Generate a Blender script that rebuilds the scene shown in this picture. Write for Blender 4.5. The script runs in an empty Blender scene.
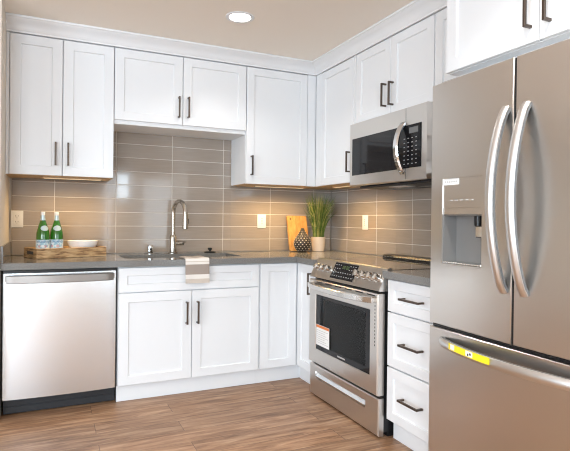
import bpy, bmesh, math, random
from mathutils import Vector, Matrix
random.seed(7)
PI = math.pi
S = bpy.context.scene
C = S.collection
W = 1.0555            # plan widths measured from the photograph: a nominal metre of cabinet run is 1.0555 m here

# ------------------------------------------------------------------ camera
cam_d = bpy.data.cameras.new('camera'); cam = bpy.data.objects.new('camera', cam_d); C.objects.link(cam)
YAW, PITCH, ROLL = 0.4324, -0.0052, 0.0106
fwd = Vector((math.sin(YAW)*math.cos(PITCH), math.cos(YAW)*math.cos(PITCH), math.sin(PITCH)))
r0 = Vector((math.cos(YAW), -math.sin(YAW), 0)); u0 = r0.cross(fwd)
rt = r0*math.cos(ROLL) + u0*math.sin(ROLL); up = -r0*math.sin(ROLL) + u0*math.cos(ROLL)
cam.matrix_world = Matrix(((rt.x, up.x, -fwd.x, -2.3274), (rt.y, up.y, -fwd.y, -4.0405),
                           (rt.z, up.z, -fwd.z, 1.184), (0, 0, 0, 1)))
cam_d.sensor_fit = 'HORIZONTAL'; cam_d.sensor_width = 36
cam_d.lens = 509.62/570*36
cam_d.shift_y = -(225.5-222.59)/570
cam_d.clip_start = 0.05
S.camera = cam

# ------------------------------------------------------------------ world, daylight, exposure
S.view_settings.view_transform = 'Standard'; S.view_settings.look = 'None'
S.view_settings.gamma = 1; S.view_settings.use_curve_mapping = False
S.view_settings.exposure = 0.31
wd = bpy.data.worlds.new('world'); S.world = wd; wd.use_nodes = True
wn = wd.node_tree.nodes; wn['Background'].inputs[0].default_value = (.85, .93, 1, 1); wn['Background'].inputs[1].default_value = 1.0

def area(name, loc, rot, sx, sy, power, col):
    l = bpy.data.lights.new(name, 'AREA'); l.shape = 'RECTANGLE'; l.size = sx; l.size_y = sy
    l.energy = power; l.color = col
    o = bpy.data.objects.new(name, l); o.location = loc; o.rotation_euler = rot; C.objects.link(o); return o
DAY = (.72, .87, 1.0)
# daylight falling in through the window openings behind the camera
area('daylight_rear', (-4.14, -7.29, 1.45), (PI/2, 0, 0), 2.25, 1.75, 150, DAY)
area('daylight_rear_sidelight', (-1.225, -7.29, 1.1), (PI/2, 0, 0), .17, 1.9, 7, DAY)
area('daylight_rear_right', (.85, -7.29, 1.19), (PI/2, 0, 0), 2.7, 1.76, 46, DAY)
area('daylight_rear_narrow', (-.93, -7.29, 1.86), (PI/2, 0, 0), .30, .6, 12, DAY)
area('added_daylight_left', (-5.99, -4.0, 1.3), (PI/2, 0, -PI/2), 2.2, 1.9, 125, DAY)  # unseen window light added to brighten the range-wall cabinets

# ------------------------------------------------------------------ materials
def nd(nt, t, **kw):
    n = nt.nodes.new(t)
    for k, v in kw.items(): setattr(n, k, v)
    return n
def mat(name, col, rough=.5, metal=0, spec=.5, coat=0, bump=None, emit=None, estr=0, aniso=0, trans=0, ior=1.45):
    m = bpy.data.materials.new(name); m.use_nodes = True
    nt = m.node_tree; p = nt.nodes['Principled BSDF']
    p.inputs['Base Color'].default_value = (*col, 1); p.inputs['Roughness'].default_value = rough
    p.inputs['Metallic'].default_value = metal; p.inputs['Specular IOR Level'].default_value = spec
    p.inputs['Coat Weight'].default_value = coat; p.inputs['IOR'].default_value = ior
    p.inputs['Transmission Weight'].default_value = trans
    if emit: p.inputs['Emission Color'].default_value = (*emit, 1); p.inputs['Emission Strength'].default_value = estr
    if bump:
        sc, st = bump
        tc = nd(nt, 'ShaderNodeTexCoord'); nz = nd(nt, 'ShaderNodeTexNoise'); nz.inputs['Scale'].default_value = sc
        bp = nd(nt, 'ShaderNodeBump'); bp.inputs['Strength'].default_value = st; bp.inputs['Distance'].default_value = .002
        nt.links.new(tc.outputs['Object'], nz.inputs['Vector']); nt.links.new(nz.outputs['Fac'], bp.inputs['Height'])
        nt.links.new(bp.outputs['Normal'], p.inputs['Normal'])
    return m
def noise_mix(m, cols, scale=(1, 1, 1), nscale=5, detail=4, coord='Object', positions=(.35, .65)):
    nt = m.node_tree; p = nt.nodes['Principled BSDF']
    tc = nd(nt, 'ShaderNodeTexCoord'); mp = nd(nt, 'ShaderNodeMapping'); mp.inputs['Scale'].default_value = scale
    nz = nd(nt, 'ShaderNodeTexNoise'); nz.inputs['Scale'].default_value = nscale; nz.inputs['Detail'].default_value = detail
    cr = nd(nt, 'ShaderNodeValToRGB')
    e = cr.color_ramp.elements
    e[0].color = (*cols[0], 1); e[0].position = positions[0]; e[1].color = (*cols[1], 1); e[1].position = positions[1]
    nt.links.new(tc.outputs[coord], mp.inputs[0]); nt.links.new(mp.outputs[0], nz.inputs['Vector'])
    nt.links.new(nz.outputs['Fac'], cr.inputs[0]); nt.links.new(cr.outputs[0], p.inputs['Base Color'])
    return m
def steel(name, col, rough, aniso=.45, brush=(3, 3, 500), rot=.0):
    m = mat(name, col, rough, 1)
    nt = m.node_tree; p = nt.nodes['Principled BSDF']
    tc = nd(nt, 'ShaderNodeTexCoord'); mp = nd(nt, 'ShaderNodeMapping'); mp.inputs['Scale'].default_value = brush
    nz = nd(nt, 'ShaderNodeTexNoise'); nz.inputs['Scale'].default_value = 1; nz.inputs['Detail'].default_value = 1
    mr = nd(nt, 'ShaderNodeMapRange'); mr.inputs[3].default_value = rough-.004; mr.inputs[4].default_value = rough+.004
    nt.links.new(tc.outputs['Object'], mp.inputs[0]); nt.links.new(mp.outputs[0], nz.inputs['Vector'])
    nt.links.new(nz.outputs['Fac'], mr.inputs[0]); nt.links.new(mr.outputs[0], p.inputs['Roughness'])
    if aniso:
        tg = nd(nt, 'ShaderNodeTangent'); tg.direction_type = 'RADIAL'; tg.axis = 'Z'
        p.inputs['Anisotropic'].default_value = aniso; p.inputs['Anisotropic Rotation'].default_value = rot
        nt.links.new(tg.outputs[0], p.inputs['Tangent'])
    return m
M = {}
M['white'] = mat('white_cabinet_paint', (.80, .815, .835), .32)
M['trimw'] = mat('white_trim_paint', (.80, .81, .825), .4)
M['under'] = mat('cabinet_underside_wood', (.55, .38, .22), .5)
M['bronze'] = mat('dark_bronze', (.11, .085, .07), .35, .85)
M['ceil'] = mat('beige_ceiling_paint', (.89, .825, .745), .8, bump=(90, .15))
M['wall'] = mat('beige_wall_paint', (.70, .63, .54), .8, bump=(90, .15))
M['steel'] = steel('brushed_stainless', (.68, .65, .615), .28)
M['steel_dw'] = steel('brushed_stainless_bright', (.82, .85, .875), .27)
M['steel_hi'] = mat('polished_stainless', (.70, .68, .65), .2, 1)
M['steel_hdl'] = mat('satin_stainless', (.74, .74, .74), .34, 1)
M['steel_bar'] = mat('satin_dark_stainless', (.30, .275, .255), .38, 1)
M['nickel'] = mat('brushed_nickel', (.50, .46, .41), .25, 1)
M['chrome'] = mat('chrome', (.75, .75, .75), .08, 1)
M['black'] = mat('black_enamel', (.012, .012, .013), .3)
M['blackp'] = mat('black_plastic', (.02, .022, .026), .45)
M['blackg'] = mat('black_glass', (.012, .012, .014), .06, spec=.35)
M['cooktop'] = mat('cooktop_glass', (.02, .019, .018), .05, spec=1.0, coat=.8)
M['dgrey'] = mat('dark_grey_plastic', (.16, .165, .17), .4)
M['grey'] = mat('mid_grey_plastic', (.34, .34, .34), .4)
M['dgrey2'] = mat('slate_plastic', (.22, .215, .21), .35)
M['lgrey'] = mat('light_grey_print', (.55, .55, .55), .5)
M['whitep'] = mat('white_plastic', (.86, .85, .83), .3)
M['paper'] = mat('white_paper', (.85, .85, .84), .6)
M['orange'] = mat('orange_print', (.75, .22, .06), .6)
M['yellow'] = mat('yellow_print', (.95, .80, .02), .5)
M['print'] = mat('dark_print', (.05, .05, .05), .6)
M['green_led'] = mat('green_led_digits', (.10, .15, .06), .5, emit=(.5, 1, .3), estr=.02)
M['ceramic'] = mat('white_ceramic', (.85, .84, .83), .15)
M['potc'] = mat('cream_ceramic', (.66, .575, .50), .5)
M['soil'] = mat('dark_soil', (.05, .035, .025), .9)
M['leafA'] = noise_mix(mat('grass_blade_green', (.1, .2, .03), .5), ((.03, .085, .012), (.12, .20, .035)), nscale=14)
M['leafB'] = noise_mix(mat('grass_blade_yellow', (.3, .3, .08), .5), ((.24, .28, .06), (.42, .38, .14)), nscale=14)
M['bottle'] = mat('green_bottle_glass', (.02, .15, .008), .05, spec=.8, coat=.5)
M['blabel'] = noise_mix(mat('pale_blue_label', (.6, .75, .8), .5), ((.36, .60, .72), (.78, .86, .88)), nscale=45, positions=(.42, .55))
M['blue'] = mat('blue_label_ink', (.05, .12, .32), .5)
M['red'] = mat('red_label_ink', (.6, .05, .04), .5)
M['silver'] = mat('silver_blue_foil', (.55, .68, .72), .35, .4)
M['vase'] = mat('dark_glazed_stoneware', (.035, .028, .024), .35)
M['vdot'] = mat('cream_glaze_dots', (.52, .45, .36), .4)
M['rubber'] = mat('black_rubber', (.012, .015, .015), .5)
M['towel'] = None
def wood(name, c0, c1, c2, scale, n):
    m = mat(name, c1, .5); nt = m.node_tree; p = nt.nodes['Principled BSDF']
    tc = nd(nt, 'ShaderNodeTexCoord'); mp = nd(nt, 'ShaderNodeMapping'); mp.inputs['Scale'].default_value = scale
    nz = nd(nt, 'ShaderNodeTexNoise'); nz.inputs['Scale'].default_value = n; nz.inputs['Detail'].default_value = 5; nz.inputs['Distortion'].default_value = .6
    cr = nd(nt, 'ShaderNodeValToRGB'); e = cr.color_ramp.elements
    e[0].color = (*c0, 1); e[0].position = .3; e[1].color = (*c2, 1); e[1].position = .72
    k = e.new(.52); k.color = (*c1, 1)
    nt.links.new(tc.outputs['Object'], mp.inputs[0]); nt.links.new(mp.outputs[0], nz.inputs['Vector'])
    nt.links.new(nz.outputs['Fac'], cr.inputs[0]); nt.links.new(cr.outputs[0], p.inputs['Base Color'])
    return m
M['traywood'] = wood('rustic_tray_wood', (.13, .06, .025), (.50, .31, .15), (.66, .47, .27), (4, 4, 26), 3)
M['board'] = wood('orange_board_wood', (.50, .22, .06), (.62, .31, .09), (.70, .38, .13), (14, 14, 2.5), 3)
# counter: taupe-grey quartz with a fine fleck
M['quartz'] = noise_mix(mat('grey_quartz', (.2, .2, .2), .13), ((.165, .16, .152), (.215, .21, .20)), nscale=160, detail=2)
# tiles: glossy taupe, each tile a little different, faintly streaked along its length
def tile_mat():
    m = mat('taupe_glazed_tile', (.3, .25, .2), .1, coat=.2); nt = m.node_tree; p = nt.nodes['Principled BSDF']
    g = nd(nt, 'ShaderNodeNewGeometry'); tc = nd(nt, 'ShaderNodeTexCoord')
    mp = nd(nt, 'ShaderNodeMapping'); mp.inputs['Scale'].default_value = (2, 2, 30)
    nz = nd(nt, 'ShaderNodeTexNoise'); nz.inputs['Scale'].default_value = 3
    a = nd(nt, 'ShaderNodeMath', operation='MULTIPLY_ADD'); a.inputs[1].default_value = .35
    cr = nd(nt, 'ShaderNodeValToRGB'); e = cr.color_ramp.elements
    e[0].color = (.30, .25, .208, 1); e[0].position = .15; e[1].color = (.36, .305, .258, 1); e[1].position = .95
    nt.links.new(tc.outputs['Object'], mp.inputs[0]); nt.links.new(mp.outputs[0], nz.inputs['Vector'])
    nt.links.new(g.outputs['Random Per Island'], a.inputs[0]); nt.links.new(nz.outputs['Fac'], a.inputs[2])
    nt.links.new(a.outputs[0], cr.inputs[0]); nt.links.new(cr.outputs[0], p.inputs['Base Color'])
    return m
M['tile'] = tile_mat()
M['grout'] = mat('pale_grout', (.70, .65, .59), .8)
def floor_mat():
    m = mat('wood_look_planks', (.4, .25, .15), .42); nt = m.node_tree; p = nt.nodes['Principled BSDF']
    L = nt.links.new
    tc = nd(nt, 'ShaderNodeTexCoord')
    br = nd(nt, 'ShaderNodeTexBrick'); br.offset = .37; br.offset_frequency = 2
    for k, v in (('Scale', 1), ('Mortar Size', .0012), ('Mortar Smooth', .1), ('Bias', 0), ('Brick Width', 1.22), ('Row Height', .152)): br.inputs[k].default_value = v
    br.inputs['Color1'].default_value = (0, 0, 0, 1); br.inputs['Color2'].default_value = (1, 1, 1, 1); br.inputs['Mortar'].default_value = (.5, .5, .5, 1)
    mp = nd(nt, 'ShaderNodeMapping'); mp.inputs['Scale'].default_value = (1.4, 12, 1)
    ad = nd(nt, 'ShaderNodeVectorMath', operation='ADD')
    nz = nd(nt, 'ShaderNodeTexNoise'); nz.inputs['Scale'].default_value = 2.2; nz.inputs['Detail'].default_value = 7; nz.inputs['Roughness'].default_value = .66; nz.inputs['Distortion'].default_value = .6
    L(tc.outputs['Object'], br.inputs['Vector']); L(tc.outputs['Object'], mp.inputs[0])
    ml = nd(nt, 'ShaderNodeVectorMath', operation='SCALE'); ml.inputs[3].default_value = 9
    L(br.outputs['Color'], ml.inputs[0]); L(mp.outputs[0], ad.inputs[0]); L(ml.outputs[0], ad.inputs[1]); L(ad.outputs[0], nz.inputs['Vector'])
    cr = nd(nt, 'ShaderNodeValToRGB'); e = cr.color_ramp.elements
    e[0].color = (.17, .09, .05, 1); e[0].position = .33; e[1].color = (.50, .335, .22, 1); e[1].position = .68
    k = e.new(.5); k.color = (.325, .19, .115, 1)
    L(nz.outputs['Fac'], cr.inputs[0])
    hs = nd(nt, 'ShaderNodeHueSaturation'); mr = nd(nt, 'ShaderNodeMapRange'); mr.inputs[3].default_value = .84; mr.inputs[4].default_value = 1.12
    hs.inputs['Saturation'].default_value = 1.08; L(br.outputs['Color'], mr.inputs[0]); L(mr.outputs[0], hs.inputs['Value']); L(cr.outputs[0], hs.inputs['Color'])
    mx = nd(nt, 'ShaderNodeMix', data_type='RGBA'); mx.inputs[7].default_value = (.07, .04, .025, 1)
    L(br.outputs['Fac'], mx.inputs[0]); L(hs.outputs[0], mx.inputs[6]); L(mx.outputs[2], p.inputs['Base Color'])
    bp = nd(nt, 'ShaderNodeBump'); bp.inputs['Strength'].default_value = .12; bp.inputs['Distance'].default_value = .003
    L(nz.outputs['Fac'], bp.inputs['Height']); L(bp.outputs[0], p.inputs['Normal'])
    return m
M['floor'] = floor_mat()
def towel_mat():
    m = mat('striped_cotton', (.5, .45, .4), .9, bump=(500, .5)); nt = m.node_tree; p = nt.nodes['Principled BSDF']
    at = nd(nt, 'ShaderNodeUVMap'); sp = nd(nt, 'ShaderNodeSeparateXYZ'); cr = nd(nt, 'ShaderNodeValToRGB'); cr.color_ramp.interpolation = 'CONSTANT'
    W_, T_, B_ = (.80, .76, .71, 1), (.36, .30, .26, 1), (.60, .53, .46, 1)
    st = [(0, B_), (.085, W_), (.17, T_), (.37, W_), (.415, B_), (.43, W_), (.475, B_), (.49, W_), (.54, T_), (.80, B_), (.84, T_)]
    e = cr.color_ramp.elements; e[0].position, e[0].color = st[0]; e[1].position, e[1].color = st[1]
    for q, c in st[2:]: k = e.new(q); k.color = c
    nt.links.new(at.outputs[0], sp.inputs[0]); nt.links.new(sp.outputs[1], cr.inputs[0]); nt.links.new(cr.outputs[0], p.inputs['Base Color'])
    return m
M['towel'] = towel_mat()
def oven_glass():
    m = bpy.data.materials.new('tinted_oven_glass'); m.use_nodes = True; nt = m.node_tree; nt.nodes.clear()
    o = nd(nt, 'ShaderNodeOutputMaterial'); mx = nd(nt, 'ShaderNodeMixShader'); t = nd(nt, 'ShaderNodeBsdfTransparent'); t.inputs[0].default_value = (.93, .96, .94, 1)
    g = nd(nt, 'ShaderNodeBsdfGlossy'); g.inputs[1].default_value = .04; f = nd(nt, 'ShaderNodeFresnel'); f.inputs[0].default_value = 1.33
    nt.links.new(f.outputs[0], mx.inputs[0]); nt.links.new(t.outputs[0], mx.inputs[1]); nt.links.new(g.outputs[0], mx.inputs[2]); nt.links.new(mx.outputs[0], o.inputs[0])
    return m
M['ovenglass'] = oven_glass()
M['cavity'] = mat('grey_oven_enamel', (.50, .53, .51), .4)
M['rack'] = mat('oven_rack_wire', (.55, .60, .57), .5)
M['lamp'] = mat('downlight_diffuser', (1, 1, 1), .5, emit=(1, .93, .82), estr=14)
M['led'] = mat('warm_led_diffuser', (1, .9, .7), .5, emit=(1, .72, .36), estr=.3)

# ------------------------------------------------------------------ mesh builder (all coordinates nominal; plan scaled by W on build)
def FB(a, d, z): return Vector((a, -d, z))        # along the sink wall (a = x, d = out from the wall)
def FR(a, d, z): return Vector((-d, -a, z))       # along the range wall (a = distance from the corner)
def FW(x, y, z): return Vector((x, y, z))
class MB:
    def __init__(s, F=FW): s.b = bmesh.new(); s.F = F; s.uv = None
    def verts(s, pts): return [s.b.verts.new(s.F(*p)) for p in pts]
    def face(s, vs):
        try: return s.b.faces.new(vs)
        except ValueError: return None
    def box(s, a0, a1, d0, d1, z0, z1, bev=0, seg=1):
        v = s.verts([(a, d, z) for z in (z0, z1) for d in (d0, d1) for a in (a0, a1)])
        fs = [s.face([v[i] for i in q]) for q in ((0, 2, 3, 1), (4, 5, 7, 6), (0, 1, 5, 4), (2, 6, 7, 3), (0, 4, 6, 2), (1, 3, 7, 5))]
        if bev:
            es = {e for f in fs for e in f.edges}
            bmesh.ops.bevel(s.b, geom=list(es), offset=bev, segments=seg, affect='EDGES', profile=.5)
        return s
    def lathe(s, c, prof, n=32, axis='z'):
        rings = []
        for r, h in prof:
            ring = []
            for i in range(n):
                t = 2*PI*i/n; x, y = r*math.cos(t), r*math.sin(t)
                p = {'z': (c[0]+x, c[1]+y, c[2]+h), 'y': (c[0]+x, c[1]+h, c[2]+y), 'x': (c[0]+h, c[1]+x, c[2]+y)}[axis]
                ring.append(p)
            rings.append(s.verts(ring))
        for a, b in zip(rings, rings[1:]):
            for i in range(n): s.face([a[i], a[(i+1) % n], b[(i+1) % n], b[i]])
        s.face(rings[0]); s.face(rings[-1][::-1])
        return s
    def tube(s, pts, r, n=14, ry=None, upv=None, cap=True):
        pts = [Vector(p) for p in pts]; rings = []; N = len(pts)
        ra = r if isinstance(r, (list, tuple)) else [r]*N
        prev = None
        for i, p in enumerate(pts):
            t = (pts[min(i+1, N-1)]-pts[max(i-1, 0)]).normalized()
            ref = Vector(upv) if upv else (prev or (Vector((0, 0, 1)) if abs(t.z) < .9 else Vector((1, 0, 0))))
            x = (ref-t*ref.dot(t)).normalized(); y = t.cross(x); prev = x
            k = (ry/ra[0] if ry else 1)
            rings.append(s.verts([p+x*ra[i]*math.cos(2*PI*j/n)+y*ra[i]*k*math.sin(2*PI*j/n) for j in range(n)]))
        for a, b in zip(rings, rings[1:]):
            for j in range(n): s.face([a[j], a[(j+1) % n], b[(j+1) % n], b[j]])
        if cap: s.face(rings[0]); s.face(rings[-1][::-1])
        return s
    def sweep(s, pts, prof, side):               # flat bar: prof = [(s, n)] in (side, normal) axes along path
        pts = [Vector(p) for p in pts]; side = Vector(side).normalized(); rings = []
        for i, p in enumerate(pts):
            t = (pts[min(i+1, len(pts)-1)]-pts[max(i-1, 0)]).normalized(); nrm = t.cross(side).normalized()
            rings.append(s.verts([p+side*a+nrm*b for a, b in prof]))
        n = len(prof)
        for a, b in zip(rings, rings[1:]):
            for j in range(n): s.face([a[j], a[(j+1) % n], b[(j+1) % n], b[j]])
        s.face(rings[0]); s.face(rings[-1][::-1])
        return s
    def prism(s, poly, c0, c1, axis='a'):        # poly in the two other coordinates, extruded along axis
        def pt(u, v, c): return {'a': (c, u, v), 'd': (u, c, v), 'z': (u, v, c)}[axis]
        A = s.verts([pt(u, v, c0) for u, v in poly]); B = s.verts([pt(u, v, c1) for u, v in poly]); n = len(poly)
        for i in range(n): s.face([A[i], A[(i+1) % n], B[(i+1) % n], B[i]])
        s.face(A); s.face(B[::-1])
        return s
    def shaker(s, a0, a1, d0, z0, z1, th=.02, rail=.058, dep=.009):
        d1 = d0+th
        def ring(i, d): return s.verts([(a0+i, d, z0+i), (a1-i, d, z0+i), (a1-i, d, z1-i), (a0+i, d, z1-i)])
        R = [ring(0, d0), ring(0, d1-.002), ring(.002, d1), ring(rail, d1), ring(rail+.004, d1-dep), ]
        for a, b in zip(R, R[1:]):
            for j in range(4): s.face([a[j], a[(j+1) % 4], b[(j+1) % 4], b[j]])
        s.face(R[0]); s.face(R[-1])
        return s
    def build(s, name, m, parent=None, label=None, smooth=True, origin=None):
        bm = s.b
        for v in bm.verts: v.co.x *= W; v.co.y *= W
        bmesh.ops.recalc_face_normals(bm, faces=bm.faces)
        if origin is None:
            if parent is not None: o0 = parent_origin(parent)
            else:
                xs = [v.co for v in bm.verts]
                o0 = Vector(((min(v.x for v in xs)+max(v.x for v in xs))/2, (min(v.y for v in xs)+max(v.y for v in xs))/2, min(v.z for v in xs)))
        else: o0 = Vector((origin[0]*W, origin[1]*W, origin[2]))
        for v in bm.verts: v.co -= o0
        me = bpy.data.meshes.new(name); bm.to_mesh(me); bm.free()
        if smooth:
            for f in me.polygons: f.use_smooth = True
            me.set_sharp_from_angle(angle=math.radians(32))
        me.materials.append(M[m] if isinstance(m, str) else m)
        o = bpy.data.objects.new(name, me); C.objects.link(o)
        if parent is not None: o.parent = parent; o['_o'] = list(o0)
        else: o.location = o0; o['_o'] = list(o0)
        if label: o['label'] = label
        return o
def parent_origin(p): return Vector(p['_o'])
def thing(name, label, cat, loc, group=None):
    o = bpy.data.objects.new(name, None); C.objects.link(o); o.empty_display_size = .05
    o.location = (loc[0]*W, loc[1]*W, loc[2]); o['_o'] = list(o.location)
    o['label'] = label; o['category'] = cat
    if group: o['group'] = group
    return o
def tag(o, label, cat, group=None):
    o['label'] = label; o['category'] = cat
    if group: o['group'] = group
    return o
def struct(o): o['kind'] = 'structure'; return o
def FLoc(F, a, d, z): return tuple(F(a, d, z))

# ------------------------------------------------------------------ the setting
CZ = 2.452
XL, XR, YR, YB = -5.6, 2.5, -6.85, 2.5            # nominal limits of the open-plan room
struct(MB().box(XL-.15, XR+.15, YR-.15, YB+.15, -.1, 0).build('floor', 'floor', smooth=False))
struct(MB().box(XL-.15, XR+.15, YR-.15, YB+.15, CZ, CZ+.1).build('ceiling', 'ceil', smooth=False))
struct(MB().box(-2.45, .0, .012, .15, 0, CZ).build('wall_back', 'wall', smooth=False))
struct(MB().box(.012, .15, -3.3, .15, 0, CZ).build('wall_right', 'wall', smooth=False))
struct(MB().box(.15, XR, -3.45, -3.3, 0, CZ).build('wall_dining', 'wall', smooth=False))
struct(MB().box(XR, XR+.15, YR, -3.3, 0, CZ).build('wall_side', 'wall', smooth=False))
struct(MB().box(-2.575, -2.4500, -.672, YB, 0, CZ).build('wall_left', 'wall', smooth=False))
struct(MB().box(XL-.15, -2.58, YB, YB+.15, 0, CZ).build('wall_hall', 'wall', smooth=False))
def holed_wall(name, F, a0, a1, d0, d1, holes):
    m = MB(F); cur = a0
    for h0, h1, z0, z1 in sorted(holes):
        m.box(cur, h0, d0, d1, 0, CZ); 
        if z0 > .01: m.box(h0, h1, d0, d1, 0, z0)
        m.box(h0, h1, d0, d1, z1, CZ); cur = h1
    m.box(cur, a1, d0, d1, 0, CZ)
    return struct(m.build(name, 'wall', smooth=False))
REAR = [(-5.0, -2.86, .55, 2.35), (-1.25, -1.07, .1, 2.1), (-.5, 2.1, .3, 2.08), (-1.03, -.73, 1.56, 2.16)]
LEFT = [(-4.84, -2.74, .35, 2.25)]
holed_wall('wall_rear', FW, XL, XR, YR-.15, YR, REAR)
holed_wall('wall_far', lambda a, d, z: Vector((d, a, z)), YR, YB, XL-.15, XL, LEFT)
def window(n, F, h, d, nm, nt):
    a0, a1, z0, z1 = h; m = MB(F); f = .04
    m.box(a0, a1, d-.03, d+.03, z0, z0+f).box(a0, a1, d-.03, d+.03, z1-f, z1).box(a0, a0+f, d-.03, d+.03, z0+f, z1-f).box(a1-f, a1, d-.03, d+.03, z0+f, z1-f)
    for i in range(1, nm): x = a0+(a1-a0)*i/nm; m.box(x-.02, x+.02, d-.02, d+.02, z0+f, z1-f)
    for i in range(1, nt): z = z0+(z1-z0)*i/nt; m.box(a0+f, a1-f, d-.019, d+.019, z-.015, z+.015)
    struct(m.build('window_%d' % n, 'trimw', smooth=False))
window(1, FW, REAR[0], YR-.04, 4, 1); window(2, FW, REAR[3], YR-.04, 1, 2); window(4, FW, REAR[1], YR-.04, 1, 1); window(5, FW, REAR[2], YR-.04, 3, 1)
window(3, lambda a, d, z: Vector((d, a, z)), LEFT[0], XL-.04, 3, 1)  # unseen far-left opening made for the added side light

# crown moulding along the top of both cabinet runs
CR = [(.30, 2.362), (.352, 2.362), (.352, 2.372), (.357, 2.378), (.362, 2.392), (.372, 2.408), (.388, 2.42), (.404, 2.428), (.41, 2.436), (.418, 2.438), (.418, CZ-.001), (.30, CZ-.001)]
def crown(name, p0, p1):
    m = MB(); A = m.verts([p0(d, z) for d, z in CR]); B = m.verts([p1(d, z) for d, z in CR]); n = len(CR)
    for i in range(n): m.face([A[i], A[(i+1) % n], B[(i+1) % n], B[i]])
    m.face(A); m.face(B[::-1])
    struct(m.build(name, 'trimw'))
crown('trim_1', lambda d, z: (-2.4496, -d, z), lambda d, z: (-d-.0003, -d, z))
crown('trim_2', lambda d, z: (-d, -d-.0003, z), lambda d, z: (-d, -2.105, z))

# ------------------------------------------------------------------ tile backsplashes (real bevelled tiles on grout)
def backsplash(F, spans, a_joint, pitch, label):
    """spans: (a0, a1, z_top)"""
    t = thing('tile_backsplash', label, 'backsplash', FLoc(F, spans[0][0], .0, .915))
    g = MB(F); tl = MB(F)
    for a0, a1, zt in spans: g.box(a0, a1, -.008, .0026, .916, zt)
    rows = 10; P = .1045
    for a0, a1, zt in spans:
        for r in range(rows):
            z0 = .9155+r*P+.002; z1 = min(z0+P-.004, zt)
            if z1-z0 < .01: continue
            k = math.floor((a0-a_joint)/pitch)
            while a_joint+k*pitch < a1:
                x0 = max(a0, a_joint+k*pitch+.002); x1 = min(a1, a_joint+(k+1)*pitch-.002); k += 1
                if x1-x0 < .008: continue
                n = len(tl.b.verts)
                tl.box(x0, x1, -.006, .004, z0, z1, .0009)
    g.build('grout', 'grout', t, smooth=False); tl.build('tiles', 'tile', t, smooth=False)
backsplash(FB, [(-2.434, -1.83, 1.455), (-1.83, -.914, 1.86), (-.914, -.008, 1.455)], -.574, .4005,
           'glossy taupe stacked tiles on the wall behind the sink')
backsplash(FR, [(.006, .912, 1.455), (.912, 2.13, 1.415)], .268, .411, 'glossy taupe stacked tiles on the wall behind the range')

# ------------------------------------------------------------------ cabinets
def pull(parent, F, a, z, d, L=.15, vert=True, name='handle'):
    """square bar pull on two posts; (a, z) its middle, d the door face"""
    m = MB(F); h = L/2; w = .0055
    if vert:
        m.box(a-w, a+w, d+.028, d+.038, z-h, z+h, .001)
        for s in (-1, 1): m.box(a-w+.0005, a+w-.0005, d-.001, d+.029, z+s*(h-.0055)-.005, z+s*(h-.0055)+.005)
    else:
        m.box(a-h, a+h, d+.028, d+.038, z-w, z+w, .001)
        for s in (-1, 1): m.box(a+s*(h-.0055)-.005, a+s*(h-.0055)+.005, d-.001, d+.029, z-w+.0005, z+w-.0005)
    return m.build(name, 'bronze', parent)
def wall_cabinet(F, a0, a1, z0, z1, depth, doors, label, group=None, stiles=(), under=True, name='wall_cabinet', zd=None):
    """doors: (a0, a1, handle a or None)"""
    t = thing(name, label, 'cabinet', FLoc(F, (a0+a1)/2, depth/2, z0), group)
    MB(F).box(a0+.0005, a1-.0005, .006, depth, z0+.004, z1, .001).build('carcass', 'white', t)
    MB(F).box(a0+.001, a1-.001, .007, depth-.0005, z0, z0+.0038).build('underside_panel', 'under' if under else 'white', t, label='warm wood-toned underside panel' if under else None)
    for b0, b1, hz in doors:
        dr = MB(F).shaker(b0, b1, depth+.001, (zd or z0)+.001, z1-.006).build('door', 'white', t)
        if hz is not None: pull(dr, F, hz[0], hz[1], depth+.021)
    for s0, s1 in stiles: MB(F).box(s0, s1, depth-.001, depth+.019, z0, z1-.002).build('filler_strip', 'white', t)
    return t
UD, UB, UT = .324, 1.459, 2.3615
wall_cabinet(FB, -2.4495, -1.8305, UB, UT, UD, [(-2.430, -2.139, (-2.176, 1.602)), (-2.134, -1.8325, (-2.104, 1.602))],
             'tall white two-door wall cabinet above the green bottles', stiles=[(-2.449, -2.433)])
wall_cabinet(FB, -1.8295, -.9145, 1.838, UT, UD, [(-1.827, -1.382, (-1.41, 1.988)), (-1.377, -.917, (-1.344, 1.992))],
             'short wide white two-door wall cabinet above the sink', under=False, zd=1.864)
wall_cabinet(FB, -.9135, -.3255, UB, UT, UD, [(-.911, -.418, (-.875, 1.60))],
             'white one-door wall cabinet above the cutting board', stiles=[(-.415, -.346)])
wall_cabinet(FR, .008, .908, UB, UT, UD, [(.432, .880, (.852, 1.607))],
             'white one-door wall cabinet in the corner left of the microwave', stiles=[(.347, .429), (.883, .907)])
wall_cabinet(FR, .9095, 1.679, 1.863, UT, UD, [(.913, 1.292, (1.25, 1.995)), (1.297, 1.676, (1.323, 1.99))],
             'short white two-door wall cabinet above the microwave', under=False)
wall_cabinet(FR, 1.6805, 2.098, UB, UT, UD, [(1.684, 2.095, (1.72, 1.6))],
             'white wall cabinet mostly hidden between microwave and refrigerator')
fc_ = wall_cabinet(FR, 2.1, 3.03, 1.860, CZ-.004, .63, [(2.108, 2.568, (2.538, 1.99)), (2.573, 3.022, (2.616, 1.987))],
             'deep white two-door cabinet over the refrigerator', under=False, zd=1.861)
MB(FR).box(2.112, 3.02, .560, .578, 1.806, 1.8595).build('filler_strip', 'white', fc_, smooth=False)

BD, BT = .608, .873
def base_carcass(F, a0, a1, t, toe=True):
    MB(F).box(a0+.0005, a1-.0005, .006, BD, .108, BT).build('carcass', 'white', t, smooth=False)
    if toe: MB(F).box(a0+.0005, a1-.0005, .10, .582, .0005, .1075).build('toe_kick', 'white', t, smooth=False)
t = thing('base_cabinet', 'white two-door base cabinet under the sink', 'cabinet', (-1.37, -.3, 0))
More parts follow.
